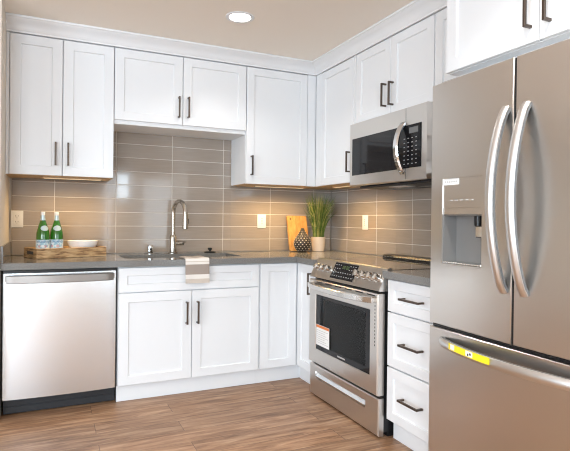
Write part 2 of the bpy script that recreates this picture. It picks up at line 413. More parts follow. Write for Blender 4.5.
# open box so that the basin hangs inside
m = MB(FB)
m.box(-1.8295, -1.812, .006, BD, .108, BT).box(-.932, -.9145, .006, BD, .108, BT).box(-1.812, -.932, .006, .018, .108, BT).box(-1.812, -.932, .018, BD, .108, .126).box(-1.812, -.932, BD-.018, BD, .126, BT)
m.build('carcass', 'white', t, smooth=False)
MB(FB).box(-1.8295, -.9145, .56, .582, .0005, .1075).build('toe_kick', 'white', t, smooth=False)
MB(FB).shaker(-1.826, -.918, BD+.001, .709, .866, rail=.05).build('false_drawer_front', 'white', t)
for b0, b1, h in ((-1.826, -1.379, -1.413), (-1.375, -.918, -1.342)):
    pull(MB(FB).shaker(b0, b1, BD+.001, .113, .703).build('door', 'white', t), FB, h, .556, BD+.021)
t = thing('corner_cabinet', 'white corner base cabinet with a folding door left of the range', 'cabinet', (-.45, -.45, 0))
MB().prism([(-.9135, -.006), (-.006, -.006), (-.006, -.896), (-BD, -.896), (-BD, -BD), (-.9135, -BD)], .108, BT, 'z').build('carcass', 'white', t, smooth=False)
MB().prism([(-.9135, -.10), (-.1, -.10), (-.1, -.896), (-.582, -.896), (-.582, -.582), (-.9135, -.582)], .0005, .1075, 'z').build('toe_kick', 'white', t, smooth=False)
MB(FB).shaker(-.905, -.6335, BD+.001, .113, .868).build('door', 'white', t)
pull(MB(FR).shaker(.6305, .892, BD+.001, .113, .868).build('door', 'white', t), FR, .852, .741, BD+.021)
t = thing('drawer_cabinet', 'white three-drawer base cabinet between range and refrigerator', 'cabinet', FLoc(FR, 1.9, .3, 0))
base_carcass(FR, 1.678, 2.112, t)
for z0, z1, hz in ((.699, .868, .783), (.405, .692, .546), (.113, .397, .262)):
    pull(MB(FR).shaker(1.680, 2.110, BD+.001, z0, z1, rail=.05).build('drawer', 'white', t), FR, 1.885, hz, BD+.021, .148, False)

# ------------------------------------------------------------------ countertops
CE, CT = .650, .914
SX0, SX1, SY0, SY1 = -1.775, -.985, -.475, -.125      # sink cut-out
t = thing('countertop', 'long grey quartz worktop running from the left wall round the corner', 'worktop', (-1.2, -.3, BT+.001))
m = MB()
def slab(m, x0, x1, y0, y1): m.box(x0, x1, y0, y1, BT+.001, CT)
zb, zt = BT+.001, CT
xs = [-2.4495, SX0, SX1, -CE, -.0095]; ys = [-.897, -CE, SY0, SY1, -.0095]
def solid(i, j):
    if j == 0: return i == 3
    return not (i == 1 and j == 2)
V = {}
def gv(i, j, z):
    if (i, j, z) not in V: V[(i, j, z)] = m.b.verts.new((xs[i], ys[j], z))
    return V[(i, j, z)]
for i in range(4):
    for j in range(4):
        if not solid(i, j): continue
        m.face([gv(i, j, zt), gv(i+1, j, zt), gv(i+1, j+1, zt), gv(i, j+1, zt)])
        m.face([gv(i, j, zb), gv(i, j+1, zb), gv(i+1, j+1, zb), gv(i+1, j, zb)])
        for di, dj, q in ((-1, 0, ((0, 0), (0, 1))), (1, 0, ((1, 0), (1, 1))), (0, -1, ((0, 0), (1, 0))), (0, 1, ((0, 1), (1, 1)))):
            ni, nj = i+di, j+dj
            if 0 <= ni < 4 and 0 <= nj < 4 and solid(ni, nj): continue
            (a, b), (c, d) = q
            m.face([gv(i+a, j+b, zb), gv(i+c, j+d, zb), gv(i+c, j+d, zt), gv(i+a, j+b, zt)])
m.build('slab', 'quartz', t, smooth=False)
MB().box(-2.4495, -2.436, -.640, -.0115, CT+.0003, 1.014, .0015).build('side_splash', 'quartz', t)
tag(MB(FR).box(1.6605, 2.118, .0095, CE, BT+.001, CT, .002).build('countertop', 'quartz'), 'short grey quartz worktop on the three-drawer cabinet', 'worktop')

# ------------------------------------------------------------------ sink and what stands around it
t = thing('sink', 'stainless steel undermount sink set in the grey worktop', 'sink', (-1.38, -.3, .68))
m = MB(); x0, x1, y0, y1 = SX0-.012, SX1+.012, SY0-.012, SY1+.012
def rring(m, i, z, r=.04):
    pts = []
    for cx, cy, a in ((x1-i-r, y1-i-r, 0), (x0+i+r, y1-i-r, 90), (x0+i+r, y0+i+r, 180), (x1-i-r, y0+i+r, 270)):
        for k in range(5):
            q = math.radians(a+k*22.5); pts.append((cx+r*math.cos(q), cy+r*math.sin(q), z))
    return m.verts(pts)
R = [rring(m, -.008, .8725), rring(m, .012, .8725), rring(m, .016, .71), rring(m, .03, .70)]
R2 = [rring(m, .028, .694), rring(m, .012, .706), rring(m, .008, .8695), rring(m, -.008, .8695)]
R = R+R2
n = len(R[0])
for a, b in ((0, 1), (1, 2), (2, 3), (4, 5), (5, 6), (6, 7), (7, 0)):
    for j in range(n): m.face([R[a][j], R[a][(j+1) % n], R[b][(j+1) % n], R[b][j]])
m.face(R[3]); m.face(R[4])
m.build('basin', 'steel_hi', t)
MB().lathe((-1.38, -.26, .7005), [(.001, 0), (.045, 0), (.045, .003), (.03, .004), (.02, .001), (.001, .001)], 24).build('drain', 'chrome', t)

t = thing('kitchen_faucet', 'tall gooseneck pull-down faucet standing behind the sink', 'faucet', (-1.38, -.075, CT))
bx, by = -1.38, -.075
MB().lathe((bx, by, CT+.0005), [(.034, 0), (.034, .006), (.028, .01), (.0255, .014), (.0255, .125), (.021, .14), (.0165, .146)], 28).build('base', 'nickel', t)
dirx, diry = .235, -.97; Rr = .085
path = [(bx, by, CT+.14), (bx, by, 1.10), (bx, by, 1.225)]
for k in range(1, 15):
    a = PI*k/14*.98; o = Rr*(1-math.cos(a)); path.append((bx+dirx*o*1.25, by+diry*o, 1.225+Rr*1.1*math.sin(a)))
MB().tube(path, .0152, 16).build('spout', 'nickel', t)
ex, ey, ez = path[-1]
hd = MB().lathe((ex, ey, ez-.125), [(.015, 0), (.021, .004), (.0215, .06), (.019, .09), (.0158, .128)], 24).build('spray_head', 'nickel', t)
MB().box(ex+.010, ex+.0225, ey-.012, ey+.004, ez-.085, ez-.045, .003).build('spray_button', 'rubber', hd, label='black rubber spray button')
MB().lathe((bx, by, .994), [(.017, 0.02), (.017, .075), (.0155, .08), (.001, .08)], 20, 'x').build('handle_hub', 'nickel', t)
MB().tube([(bx+.066, by, .99), (bx+.07, by-.05, 1.003), (bx+.072, by-.085, 1.008)], [.006, .0055, .005], 10).build('lever', 'nickel', t)
t = thing('sink_air_gap', 'small chrome cap with dark centre behind the sink, left of the faucet', 'soap dispenser', (-1.545, -.075, CT))  # chrome air gap cap of the sink
MB().lathe((-1.545, -.075, CT+.0005), [(.026, 0), (.026, .004), (.022, .006), (.022, .062), (.019, .067), (.001, .068)], 24).build('cap', 'chrome', t)
MB().lathe((-1.545, -.0975, CT+.036), [(.001, .0015), (.0085, .001), (.009, -.001), (.001, -.002)], 16, 'y').build('opening', 'rubber', t, label='dark opening')
t = thing('sink_stopper', 'black rubber sink stopper lying behind the sink, right of the faucet', 'sink stopper', (-1.1, -.08, CT))
MB().lathe((-1.1, -.08, CT+.0005), [(.03, 0), (.044, .003), (.045, .008), (.03, .012), (.001, .013)], 28).build('flange', 'rubber', t)
MB().lathe((-1.1, -.08, CT+.0125), [(.009, 0), (.009, .01), (.016, .014), (.017, .024), (.012, .029), (.001, .03)], 20).build('knob', 'rubber', t)

# towel over the worktop edge
def towel():
    m = MB(); uvl = m.b.loops.layers.uv.new('UVMap')
    prof = [(-.476, CT+.002), (-.52, CT+.003), (-.57, CT+.0025), (-.62, CT+.003), (-.645, CT+.0035), (-.653, CT+.001), (-.6555, CT-.008), (-.656, CT-.03), (-.656, .85), (-.6575, .82), (-.6585, .79), (-.659, .755)]
    L = [0]
    for a, b in zip(prof, prof[1:]): L.append(L[-1]+math.hypot(b[0]-a[0], b[1]-a[1]))
    NX = 18; tot = L[-1]; th = .006
    def grid(off):
        g = []
        for i, (y, z) in enumerate(prof):
            a = prof[max(i-1, 0)]; b = prof[min(i+1, len(prof)-1)]; dy, dz = b[0]-a[0], b[1]-a[1]; l = math.hypot(dy, dz); ny, nz = dz/l, -dy/l
            row = []
            for j in range(NX+1):
                f = j/NX; w = .0018*math.sin(f*9+i*.2)*(1 if off else 0) ; sl = .003*(L[i]/tot)
                o = off+w
                row.append(m.b.verts.new((-1.430+.154*f+sl, y+ny*o, z+nz*o)))
            g.append(row)
        return g
    A, B = grid(th), grid(0)
    def quad(vs, vv):
        f = m.face(vs)
        for l, q in zip(f.loops, vv): l[uvl].uv = (0, q)
    for i in range(len(prof)-1):
        va, vb = 1-L[i]/tot, 1-L[i+1]/tot
        for j in range(NX):
            quad([A[i][j], A[i][j+1], A[i+1][j+1], A[i+1][j]], (va, va, vb, vb)); quad([B[i][j], B[i+1][j], B[i+1][j+1], B[i][j+1]], (va, vb, vb, va))
        for j in (0, NX): quad([A[i][j], B[i][j], B[i+1][j], A[i+1][j]], (va, va, vb, vb))
    for i in (0, len(prof)-1):
        for j in range(NX): quad([A[i][j], A[i][j+1], B[i][j+1], B[i][j]], (1-L[i]/tot,)*4)
    return m.build('dish_towel', 'towel')
tag(towel(), 'folded taupe and white striped dish towel hanging over the worktop edge', 'towel')

# ------------------------------------------------------------------ tray, bottles, bowl
ct, st = .928, .371
def FT(a, b, z): return Vector((-2.277+a*ct-b*st, -.38+a*st+b*ct, z))
TZ = CT+.001; TL, TW = .452, .206
t = thing('wooden_tray', 'rustic wooden tray with cut-out handles on the worktop left of the sink', 'tray', tuple(FT(TL/2, TW/2, TZ)))
m = MB(FT)
m.box(0, TL, 0, TW, TZ, TZ+.042, .001)
m.box(0, TL, 0, .016, TZ+.0415, TZ+.066, .002).box(0, TL, TW-.016, TW, TZ+.0415, TZ+.066, .002)
for a in (0, TL-.016): m.box(a, a+.016, .0155, TW-.0155, TZ+.0415, TZ+.066)
m.build('box', 'traywood', t)
for a in (-.0006, TL): MB(FT).box(a, a+.0006, .055, TW-.055, TZ+.026, TZ+.046).build('handle_shade', 'print', t, label='dark patch painted for shade in the handle cut-out')  # thin dark plates stand for the shade inside the cut-outs
def text_mesh(s, size):
    cu = bpy.data.curves.new('lettering', 'FONT'); cu.body = s; cu.size = size; cu.align_x = 'CENTER'; cu.align_y = 'CENTER'
    o = bpy.data.objects.new('lettering', cu); C.objects.link(o)
    dg = bpy.context.evaluated_depsgraph_get(); me = bpy.data.meshes.new_from_object(o.evaluated_get(dg))
    C.objects.unlink(o); bpy.data.objects.remove(o); bpy.data.curves.remove(cu)
    return me
def wrap_text(s, size, c, r, z, facing):
    me = text_mesh(s, size); m = MB(); vs = []
    for v in me.vertices:
        a = facing+v.co.x/r
        vs.append(m.b.verts.new((c[0]+r*math.cos(a), c[1]+r*math.sin(a), z+v.co.y)))
    for f in me.polygons: m.face([vs[i] for i in f.vertices])
    bpy.data.meshes.remove(me); return m
def bottle(c, label, facing):
    z = TZ+.0425; R_ = .0395
    t = thing('glass_bottle', label, 'bottle', (c.x, c.y, z), 'green bottles in the tray')
    MB().lathe((c.x, c.y, z), [(.03, 0), (.036, .003), (R_, .01), (R_, .105), (.0375, .125), (.032, .150), (.0235, .180), (.0162, .202), (.0122, .222), (.0118, .238), (.0108, .248)], 32).build('body', 'bottle', t)
    lb = MB().lathe((c.x, c.y, z), [(R_-.002, .008), (R_+.0006, .009), (R_+.0006, .078), (R_-.002, .079)], 32).build('front_label', 'blabel', t, label='pale blue wrap label')
    wrap_text('S.PELLEGRINO', .0165, (c.x, c.y), R_+.0012, z+.064, facing).build('lettering', 'blue', lb, smooth=False)
    for k, dx in enumerate((-.45, .5)):
        wrap_text('\u2605' if False else '*', .045, (c.x, c.y), R_+.0012, z+.026, facing+dx).build('red_star', 'red', lb, smooth=False)
    # shoulder label: a pale oval lying on the cone of the shoulder
    m = MB(); ring = []
    prof = [(.105, R_), (.125, .0375), (.150, .032), (.180, .0235), (.202, .0170)]
    def rad(h):
        for (h0, r0_), (h1, r1) in zip(prof, prof[1:]):
            if h0 <= h <= h1: return r0_+(r1-r0_)*(h-h0)/(h1-h0)
        return .0165
    def sp(u, v, e): h = .155+v; r = rad(h)+e; a = facing+.45+u/.03; return (c.x+r*math.cos(a), c.y+r*math.sin(a), z+h)
    rings = []
    for q in (1, .66, .33): rings.append(m.verts([sp(.024*q*math.cos(k*PI/10), .018*q*math.sin(k*PI/10), .0014) for k in range(20)]))
    cv = m.verts([sp(0, 0, .0014)])[0]
    for A, B in zip(rings, rings[1:]):
        for k in range(20): m.face([A[k], A[(k+1) % 20], B[(k+1) % 20], B[k]])
    for k in range(20): m.face([rings[-1][k], rings[-1][(k+1) % 20], cv])
    m.build('shoulder_label', 'silver', t, label='pale oval shoulder label')
    nf = MB().lathe((c.x, c.y, z), [(.0152, .206), (.0155, .208), (.0128, .225), (.0124, .240)], 24).build('neck_foil', 'silver', t, label='silver-blue neck foil')
    MB().lathe((c.x, c.y, z+.240), [(.0128, 0), (.0132, .002), (.0132, .02), (.012, .0235), (.001, .024)], 24).build('cap', 'whitep', t, label='whitish screw cap')
fc = math.atan2(-3.6, .0)-.05
bottle(FT(.076, .103, 0), 'green glass water bottle at the left end of the wooden tray', fc)
bottle(FT(.162, .103, 0), 'green glass water bottle next to the white bowl in the wooden tray', fc-.25)
c = FT(.335, .103, 0); z = TZ+.0425
tag(MB().lathe((c.x, c.y, z), [(.05, 0), (.06, .001), (.066, .004), (.084, .024), (.092, .042), (.0965, .062), (.097, .065), (.094, .0655), (.09, .06), (.086, .042), (.076, .025), (.05, .012), (.001, .009)], 48).build('serving_bowl', 'ceramic'),
    'round white ceramic bowl at the right end of the wooden tray', 'bowl')

# ------------------------------------------------------------------ corner group: board, vase, grass
t = thing('cutting_board', 'orange-brown wooden cutting board leaning on the tiles', 'cutting board', (-.36, -.06, CT))
m = MB(); Hh = .308; th = .018; w0, w1 = -.440, -.262
rot = Matrix.Rotation(-.24, 3, 'X')
def bp(x, y, z): v = rot @ Vector((0, y, z)); return (x, v.y-.0455-.047, v.z+CT+.003)
R_ = .012; outl = []
for cx, cz, a in ((w1-R_, Hh-R_, 0), (w0+R_, Hh-R_, 90), (w0+R_, R_, 180), (w1-R_, R_, 270)):
    for k in range(5): q = math.radians(a+22.5*k); outl.append((cx+R_*math.cos(q), cz+R_*math.sin(q)))
hx, hz, hr = w0+.03, Hh-.03, .0085
hole = [(hx+hr*math.cos(2*PI*k/20), hz+hr*math.sin(2*PI*k/20)) for k in range(20)]
for y in (-th, 0):
    A = m.verts([bp(x, y, q) for x, q in outl]); B = m.verts([bp(x, y, q) for x, q in hole])
    es = [m.b.edges.new((r[i], r[(i+1) % len(r)])) for r in (A, B) for i in range(len(r))]
    bmesh.ops.triangle_fill(m.b, use_beauty=True, edges=es)
    if y: A0, B0 = A, B
for P, Q in ((A0, A), (B0, B)):
    for i in range(20): m.face([P[i], P[(i+1) % 20], Q[(i+1) % 20], Q[i]])
m.build('board', 'board', t, smooth=False)
# shift the board so that its top edge meets the tiles
vx, vy = -.368, -.185
t = thing('bud_vase', 'dark teardrop vase with cream dots in front of the cutting board', 'vase', (vx, vy, CT))
vp = [(.030, 0), (.036, .002), (.056, .025), (.069, .055), (.071, .075), (.067, .095), (.056, .119), (.042, .142), (.029, .162), (.019, .180), (.0135, .196), (.0125, .201), (.0105, .201), (.009, .192), (.001, .185)]
MB().lathe((vx, vy, CT+.0005), vp, 40).build('body', 'vase', t)
m = MB(); hs_ = [h for _, h in vp[:11]]
def vr(h):
    for (r0_, h0), (r1, h1) in zip(vp, vp[1:]):
        if h0 <= h <= h1: return r0_+(r1-r0_)*(h-h0)/max(h1-h0, 1e-6), (r1-r0_)/max(h1-h0, 1e-6)
    return .015, 0
for i, h in enumerate([.014+.0175*k for k in range(10)]):
    r, sl = vr(h)
    n_ = 14; s_ = min(.0056, r*.11)
    for k in range(n_):
        a = 2*PI*(k+.5*(i % 2))/n_; ca, sa = math.cos(a), math.sin(a)
        nrm = Vector((ca, sa, -sl)).normalized(); tx = Vector((-sa, ca, 0)); ty = nrm.cross(tx)
        p0 = Vector((vx+r*ca, vy+r*sa, CT+.0005+h))-nrm*.0005
        base = m.verts([p0+tx*s_*math.cos(q*PI/4)+ty*s_*.95*math.sin(q*PI/4) for q in range(8)])
        top = m.verts([p0+nrm*.0026+tx*s_*.6*math.cos(q*PI/4)+ty*s_*.6*math.sin(q*PI/4) for q in range(8)])
        for q in range(8): m.face([base[q], base[(q+1) % 8], top[(q+1) % 8], top[q]])
        m.face(top)
m.build('dot_relief', 'vdot', t, label='rows of raised cream dots')
px, py = -.192, -.125
t = thing('potted_grass', 'tall wispy green grass in a cream pot in the corner', 'plant', (px, py, CT))
MB().lathe((px, py, CT+.0005), [(.047, 0), (.050, .002), (.054, .06), (.0585, .122), (.059, .125), (.055, .1255), (.054, .118), (.001, .114)], 40).build('pot', 'potc', t)
MB().lathe((px, py, CT+.1155), [(.053, 0), (.048, .006), (.03, .009), (.001, .01)], 28).build('soil', 'soil', t)
def blades(n, spread, hmin, hmax, seed, w0_):
    rnd = random.Random(seed); m = MB()
    for i in range(n):
        a = rnd.uniform(0, 2*PI); r = .045*math.sqrt(rnd.random()); x, y = px+r*math.cos(a), py+r*math.sin(a)
        H = rnd.uniform(hmin, hmax); la = a+rnd.uniform(-.7, .7); ln = rnd.uniform(.15, 1)*spread*(.4+r/.045)
        wz = rnd.uniform(.7, 1.2)*w0_; ta = rnd.uniform(0, PI); tx, ty = math.cos(ta), math.sin(ta); L_ = None
        for k in range(6):
            f = k/5; w = wz*(1-f**3)*.5+.0003
            cx = x+math.cos(la)*ln*f**2.1; cy = y+math.sin(la)*ln*f**2.1; cz = min(CT+.118+H*(f-.09*f**3*ln/.1), 1.45)
            cx = min(cx, -.016); cy = min(cy, -.016); cx = max(cx, -.255 if cz < 1.25 else -.30)
            cur = m.verts([(cx-tx*w, cy-ty*w, cz), (cx+tx*w*.2-ty*w*.5, cy+ty*w*.2+tx*w*.5, cz), (cx+tx*w, cy+ty*w, cz)])
            if L_:
                m.face([L_[0], L_[1], cur[1], cur[0]]); m.face([L_[1], L_[2], cur[2], cur[1]])
            L_ = cur
    return m
g = blades(240, .10, .22, .425, 3, .0055).build('grass_blades', 'leafA', t); g['kind'] = 'stuff'
g = blades(130, .15, .30, .43, 5, .004).build('pale_grass_blades', 'leafB', t, label='thin yellowish arching blades'); g['kind'] = 'stuff'

# ------------------------------------------------------------------ outlets
def outlet(F, a, z, label, rocker=False):
    t = thing('wall_outlet', label, 'outlet', FLoc(F, a, .006, z-.058))
    d = .0042
    MB(F).box(a-.037, a+.037, d, d+.006, z-.059, z+.059, .003, 2).build('cover_plate', 'whitep', t)
    if rocker:
        MB(F).box(a-.017, a+.017, d+.0065, d+.009, z-.034, z+.034, .001).build('device_face', 'whitep', t)
        for q in (-.006, .006): MB(F).box(a-.006, a+.006, d+.0091, d+.0105, z+q-.004, z+q+.004, .0005).build('button', 'lgrey', t)
        for q in (-.022, .022): MB(F).box(a-.006, a-.004, d+.009, d+.0098, z+q-.005, z+q+.005).box(a+.004, a+.006, d+.009, d+.0098, z+q-.004, z+q+.004).build('slots', 'print', t)
    else:
        for q in (-.0205, .0205):
            f = MB(F).box(a-.0165, a+.0165, d+.0062, d+.0085, z+q-.0145, z+q+.0145, .004, 2).build('receptacle', 'whitep', t)
            MB(F).box(a-.008, a-.0055, d+.0084, d+.009, z+q-.003, z+q+.007).box(a+.0055, a+.008, d+.0084, d+.009, z+q-.003, z+q+.006).box(a-.002, a+.002, d+.0084, d+.009, z+q-.010, z+q-.006).build('slots', 'print', f)
    MB(F).lathe((a, d+.006, z), [(.003, 0), (.003, .0008), (.001, .001)], 10, 'y').build('screw', 'lgrey', t)
outlet(FB, -2.403, 1.171, 'white duplex outlet on the tiles left of the green bottles')
outlet(FB, -.65, 1.172, 'white outlet on the tiles between faucet and cutting board', True)
outlet(FR, .535, 1.171, 'white outlet on the tiles behind the range', True)

# ------------------------------------------------------------------ dishwasher
t = thing('dishwasher', 'stainless steel dishwasher below the green bottles', 'dishwasher', (-2.14, -.3, 0))
MB(FB).box(-2.440, -1.840, .02, .585, .115, .868).build('body', 'blackp', t, smooth=False)
m = MB(FB); n = 28; a0, a1 = -2.437, -1.842
ftop = [(a0+(a1-a0)*k/n, .628+.016*math.sin(PI*k/n)**.6) for k in range(n+1)]
poly = [(a0, .5855)]+ftop+[(a1, .5855)]
m.prism(poly, .112, .853, 'z'); m.build('door', 'steel_dw', t)
MB(FB).box(-2.437, -1.842, .5855, .625, .8545, .8675).build('control_strip', 'black', t, label='black top control strip')
m = MB(FB)
pts = [(a0+.02+(a1-a0-.04)*k/24, .652+.036*math.sin(PI*k/24)**.55, .820) for k in range(25)]
m.sweep(pts, [(-.020, -.008), (.020, -.008), (.024, 0), (.020, .008), (-.020, .008), (-.024, 0)], (0, 0, 1))
for a in (a0+.022, a1-.022): m.box(a-.012, a+.012, .636, .655, .808, .84)
m.build('handle', 'steel_bar', t)
MB(FB).box(-2.437, -1.838, .50, .565, .008, .105).box(-2.437, -1.838, .564, .57, .06, .1, .001).box(-2.437, -1.838, .564, .568, .01, .05, .001).build('kick_plate', 'blackp', t, label='black kick plate')

# ------------------------------------------------------------------ range
t = thing('range', 'stainless steel slide-in electric range below the microwave', 'oven', FLoc(FR, 1.29, .3, 0))
A0, A1 = .900, 1.660
m = MB(FR)                                          # body as a shell so the oven is hollow behind its glass
m.box(A0+.006, A0+.06, .02, .628, .03, .872).box(A1-.06, A1-.006, .02, .628, .03, .872)
m.box(A0+.06, A1-.06, .02, .12, .03, .872).box(A0+.06, A1-.06, .12, .628, .03, .27).box(A0+.06, A1-.06, .12, .628, .74, .872)
m.build('body', 'black', t, label='black enamelled side panels', smooth=False)
m = MB(FR); e = .0012
m.box(A0+.06+e, A0+.064, .124, .626, .272, .738).box(A1-.064, A1-.06-e, .124, .626, .272, .738).box(A0+.064, A1-.064, .1215, .124, .272, .738).box(A0+.064, A1-.064, .124, .626, .2715, .276).box(A0+.064, A1-.064, .124, .626, .7345, .7385)
m.build('oven_cavity', 'cavity', t, smooth=False)
for z in (.42, .56):
    m = MB(FR); m.tube([(A0+.07, .61, z), (A1-.07, .61, z)], .004, 8); m.tube([(A0+.07, .14, z), (A1-.07, .14, z)], .004, 8)
    for k in range(9): d = .18+.047*k; m.tube([(A0+.07, d, z), (A1-.07, d, z)], .004, 8)
    for k in range(4): a = A0+.08+(A1-A0-.16)*k/3; m.tube([(a, .14, z-.007), (a, .61, z-.007)], .003, 8)
    m.build('oven_rack', 'rack', t)
MB(FR).box(A0+.001, A1-.001, .035, .590, .8745, .9165, .002).box(A0+.02, A1-.02, .03, .035, .8745, .91).build('cooktop', 'cooktop', t, label='black glass cooktop')
m = MB(FR)
m.prism([(.034, .917), (.034, .940), (.045, .945), (.095, .938), (.106, .925), (.106, .917)], A0+.003, A1-.003, 'a')
m.build('rear_vent_trim', 'black', t, label='dark slotted rear vent trim')
m = MB(FR)
for k in range(22):
    a = A0+.03+(A1-A0-.06)*k/21; MB(FR).box(a-.011, a+.011, .1055, .1072, .926, .931).build('vent_slot', 'dgrey', t, smooth=False)
# sloped control panel
PP = [(.586, .875), (.586, .9235), (.596, .9265), (.612, .922), (.668, .812), (.672, .803), (.66, .800), (.60, .800)]
MB(FR).prism(PP, A0, A1, 'a').build('control_panel', 'steel', t)
s0, s1 = Vector((.612, .922)), Vector((.668, .812)); sd = (s1-s0).normalized(); sn = Vector((-sd.y, sd.x)); 
if sn.x < 0: sn = -sn
def on_panel(f, e): q = s0+(s1-s0)*f+sn*e; return (q.x, q.y)
def slab_on_panel(m, a0_, a1_, f0, f1, e0, e1):
    P4 = [on_panel(f0, e0), on_panel(f0, e1), on_panel(f1, e1), on_panel(f1, e0)]
    m.prism(P4, a0_, a1_, 'a'); return m
disp = slab_on_panel(MB(FR), 1.142, 1.392, .06, .93, -.001, .002).build('display', 'blackg', t, label='black glass touch display')
m = MB(FR)
for k, a in enumerate((1.245, 1.262, 1.285, 1.302)):
    for (x0_, x1_, f0, f1) in ((-.006, .006, .2, .225), (-.006, .006, .34, .365), (-.006, -.0035, .2, .36), (.0035, .006, .2, .36)): slab_on_panel(m, a+x0_, a+x1_, f0, f1, .0018, .0026)
m.build('digits', 'green_led', disp, smooth=False)
m = MB(FR); rnd = random.Random(2)
for r_ in range(4):
    for k in range(9):
        a = 1.16+.0265*k
        if 1.235 < a < 1.31 and r_ < 2: continue
        slab_on_panel(m, a-.006, a+.006, .16+.2*r_, .20+.2*r_, .0018, .0025)
m.build('legends', 'grey', disp, smooth=False)
def knob(a, r=.021):
    o = Vector(on_panel(.5, .0015)); m = MB(FR); n = 24
    prof = [(r*1.12, 0), (r*1.12, .004), (r*.95, .006), (r*.88, .028), (r*.8, .032), (.001, .0325)]
    rings = []
    for rr, h in prof:
        ring = []
        for k in range(n):
            u, v = rr*math.cos(2*PI*k/n), rr*math.sin(2*PI*k/n); q = o+sd*v+sn*h; ring.append((a+u, q.x, q.y))
        rings.append(m.verts(ring))
    for P, Q in zip(rings, rings[1:]):
        for k in range(n): m.face([P[k], P[(k+1) % n], Q[(k+1) % n], Q[k]])
    m.face(rings[0]); m.face(rings[-1])
    kb = m.build('knob', 'steel_hi', t)
    m = MB(FR)
    def kp(u, v, h): q = o+sd*v+sn*h; return (a+u, q.x, q.y)
    vs = m.verts([kp(u, v, h) for h in (.0315, .042) for v in (-r*.78, r*.78) for u in (-.0045, .0045)])
    for q in ((0, 2, 3, 1), (4, 5, 7, 6), (0, 1, 5, 4), (2, 6, 7, 3), (0, 4, 6, 2), (1, 3, 7, 5)): m.face([vs[i] for i in q])
    m.build('grip', 'steel_hi', kb)
for a in (.975, 1.04, 1.103, 1.43, 1.492, 1.553, 1.613): knob(a)
# oven door with window opening
DZ0, DZ1, DD = .232, .787, .675
wa0, wa1, wz0, wz1 = .985, 1.592, .325, .694
dr = MB(FR); vs = []
def fr_ring(m, a0, a1, z0, z1, d): return m.verts([(a0, d, z0), (a1, d, z0), (a1, d, z1), (a0, d, z1)])
O = [fr_ring(dr, A0, A1, DZ0, DZ1, .632), fr_ring(dr, A0, A1, DZ0, DZ1, DD-.006), fr_ring(dr, A0+.006, A1-.006, DZ0+.006, DZ1-.006, DD),
     fr_ring(dr, wa0, wa1, wz0, wz1, DD), fr_ring(dr, wa0+.003, wa1-.003, wz0+.003, wz1-.003, DD-.004), fr_ring(dr, wa0+.003, wa1-.003, wz0+.003, wz1-.003, .632)]
for P, Q in zip(O, O[1:]+O[:1]):
    for k in range(4): dr.face([P[k], P[(k+1) % 4], Q[(k+1) % 4], Q[k]])
door = dr.build('oven_door', 'steel', t)
m = MB(FR); g0, g1, h0, h1 = wa0+.0035, wa1-.0035, wz0+.0035, wz1-.0035
for q in ((g0, g0+.055, h0, h1), (g1-.045, g1, h0, h1), (g0+.055, g1-.045, h0, h0+.035), (g0+.055, g1-.045, h1-.02, h1)): m.box(q[0], q[1], DD-.012, DD-.005, q[2], q[3])
m.build('window_border', 'blackg', door, smooth=False)
MB(FR).box(g0+.0555, g1-.0455, DD-.011, DD-.006, h0+.0355, h1-.0205).build('window_glass', 'ovenglass', door, smooth=False)
m = MB(FR)
pts = [(A0+.03+(A1-A0-.06)*k/24, .692+.05*math.sin(PI*k/24)**.6, .752) for k in range(25)]
m.sweep(pts, [(-.014, -.009), (.014, -.009), (.018, 0), (.014, .009), (-.014, .009), (-.018, 0)], (0, 0, 1))
for a in (A0+.034, A1-.034): m.box(a-.014, a+.014, DD-.001, .70, .738, .766, .002)
m.build('door_handle', 'steel_hi', door)
for k in range(6): a = A0+.10+.112*k; MB(FR).box(a, a+.072, DD-.001, DD+.0006, .7725, .7785).build('vent_slot', 'black', door, smooth=False)
for k in range(13): MB(FR).box(A1-.028, A1-.022, DD-.001, DD+.0006, .50+.0195*k, .51+.0195*k).build('vent_hole', 'black', door, smooth=False)
stk = MB(FR).box(1.002, 1.165, DD+.0002, DD+.0008, .362, .497).build('paper_sticker', 'paper', door, label='white paper sticker with orange header', smooth=False)
MB(FR).box(1.004, 1.163, DD+.0008, DD+.0012, .478, .495).build('orange_header', 'orange', stk, smooth=False)
m = MB(FR)
for k in range(7): m.box(1.012, 1.150-.02*(k % 3), DD+.0008, DD+.0012, .378+.0135*k, .3815+.0135*k)
m.build('print_lines', 'lgrey', stk, smooth=False)
m = MB(FR)
for k in range(8): m.box(1.255+.0105*k, 1.262+.0105*k, DD-.0052, DD-.0046, h0+.012, h0+.021)
m.build('maker_lettering', 'lgrey', door, smooth=False)
# storage drawer with a long recessed grip
dz0, dz1, ga0, ga1, gz0, gz1 = .010, .216, .975, 1.54, .130, .172
m = MB(FR)
O = [fr_ring(m, A0, A1, dz0, dz1, .632), fr_ring(m, A0, A1, dz0, dz1, DD-.016), fr_ring(m, A0+.006, A1-.006, dz0+.006, dz1-.006, DD-.010),
     fr_ring(m, ga0, ga1, gz0, gz1, DD-.010), fr_ring(m, ga0+.004, ga1-.004, gz0+.004, gz1-.004, DD-.03)]
for P, Q in zip(O, O[1:]):
    for k in range(4): m.face([P[k], P[(k+1) % 4], Q[(k+1) % 4], Q[k]])
m.face(O[0]); m.face(O[-1])
dw = m.build('storage_drawer', 'steel', t)
MB(FR).prism([(DD-.029, gz0+.005), (DD-.011, gz0+.003), (DD-.0095, gz0+.012), (DD-.026, gz0+.034)], ga0+.006, ga1-.006, 'a').build('grip', 'steel_dw', dw, label='bright recessed finger grip')
MB(FR).box(A0+.006, A1-.006, .06, .60, .0005, .0295).build('plinth', 'black', t, smooth=False)

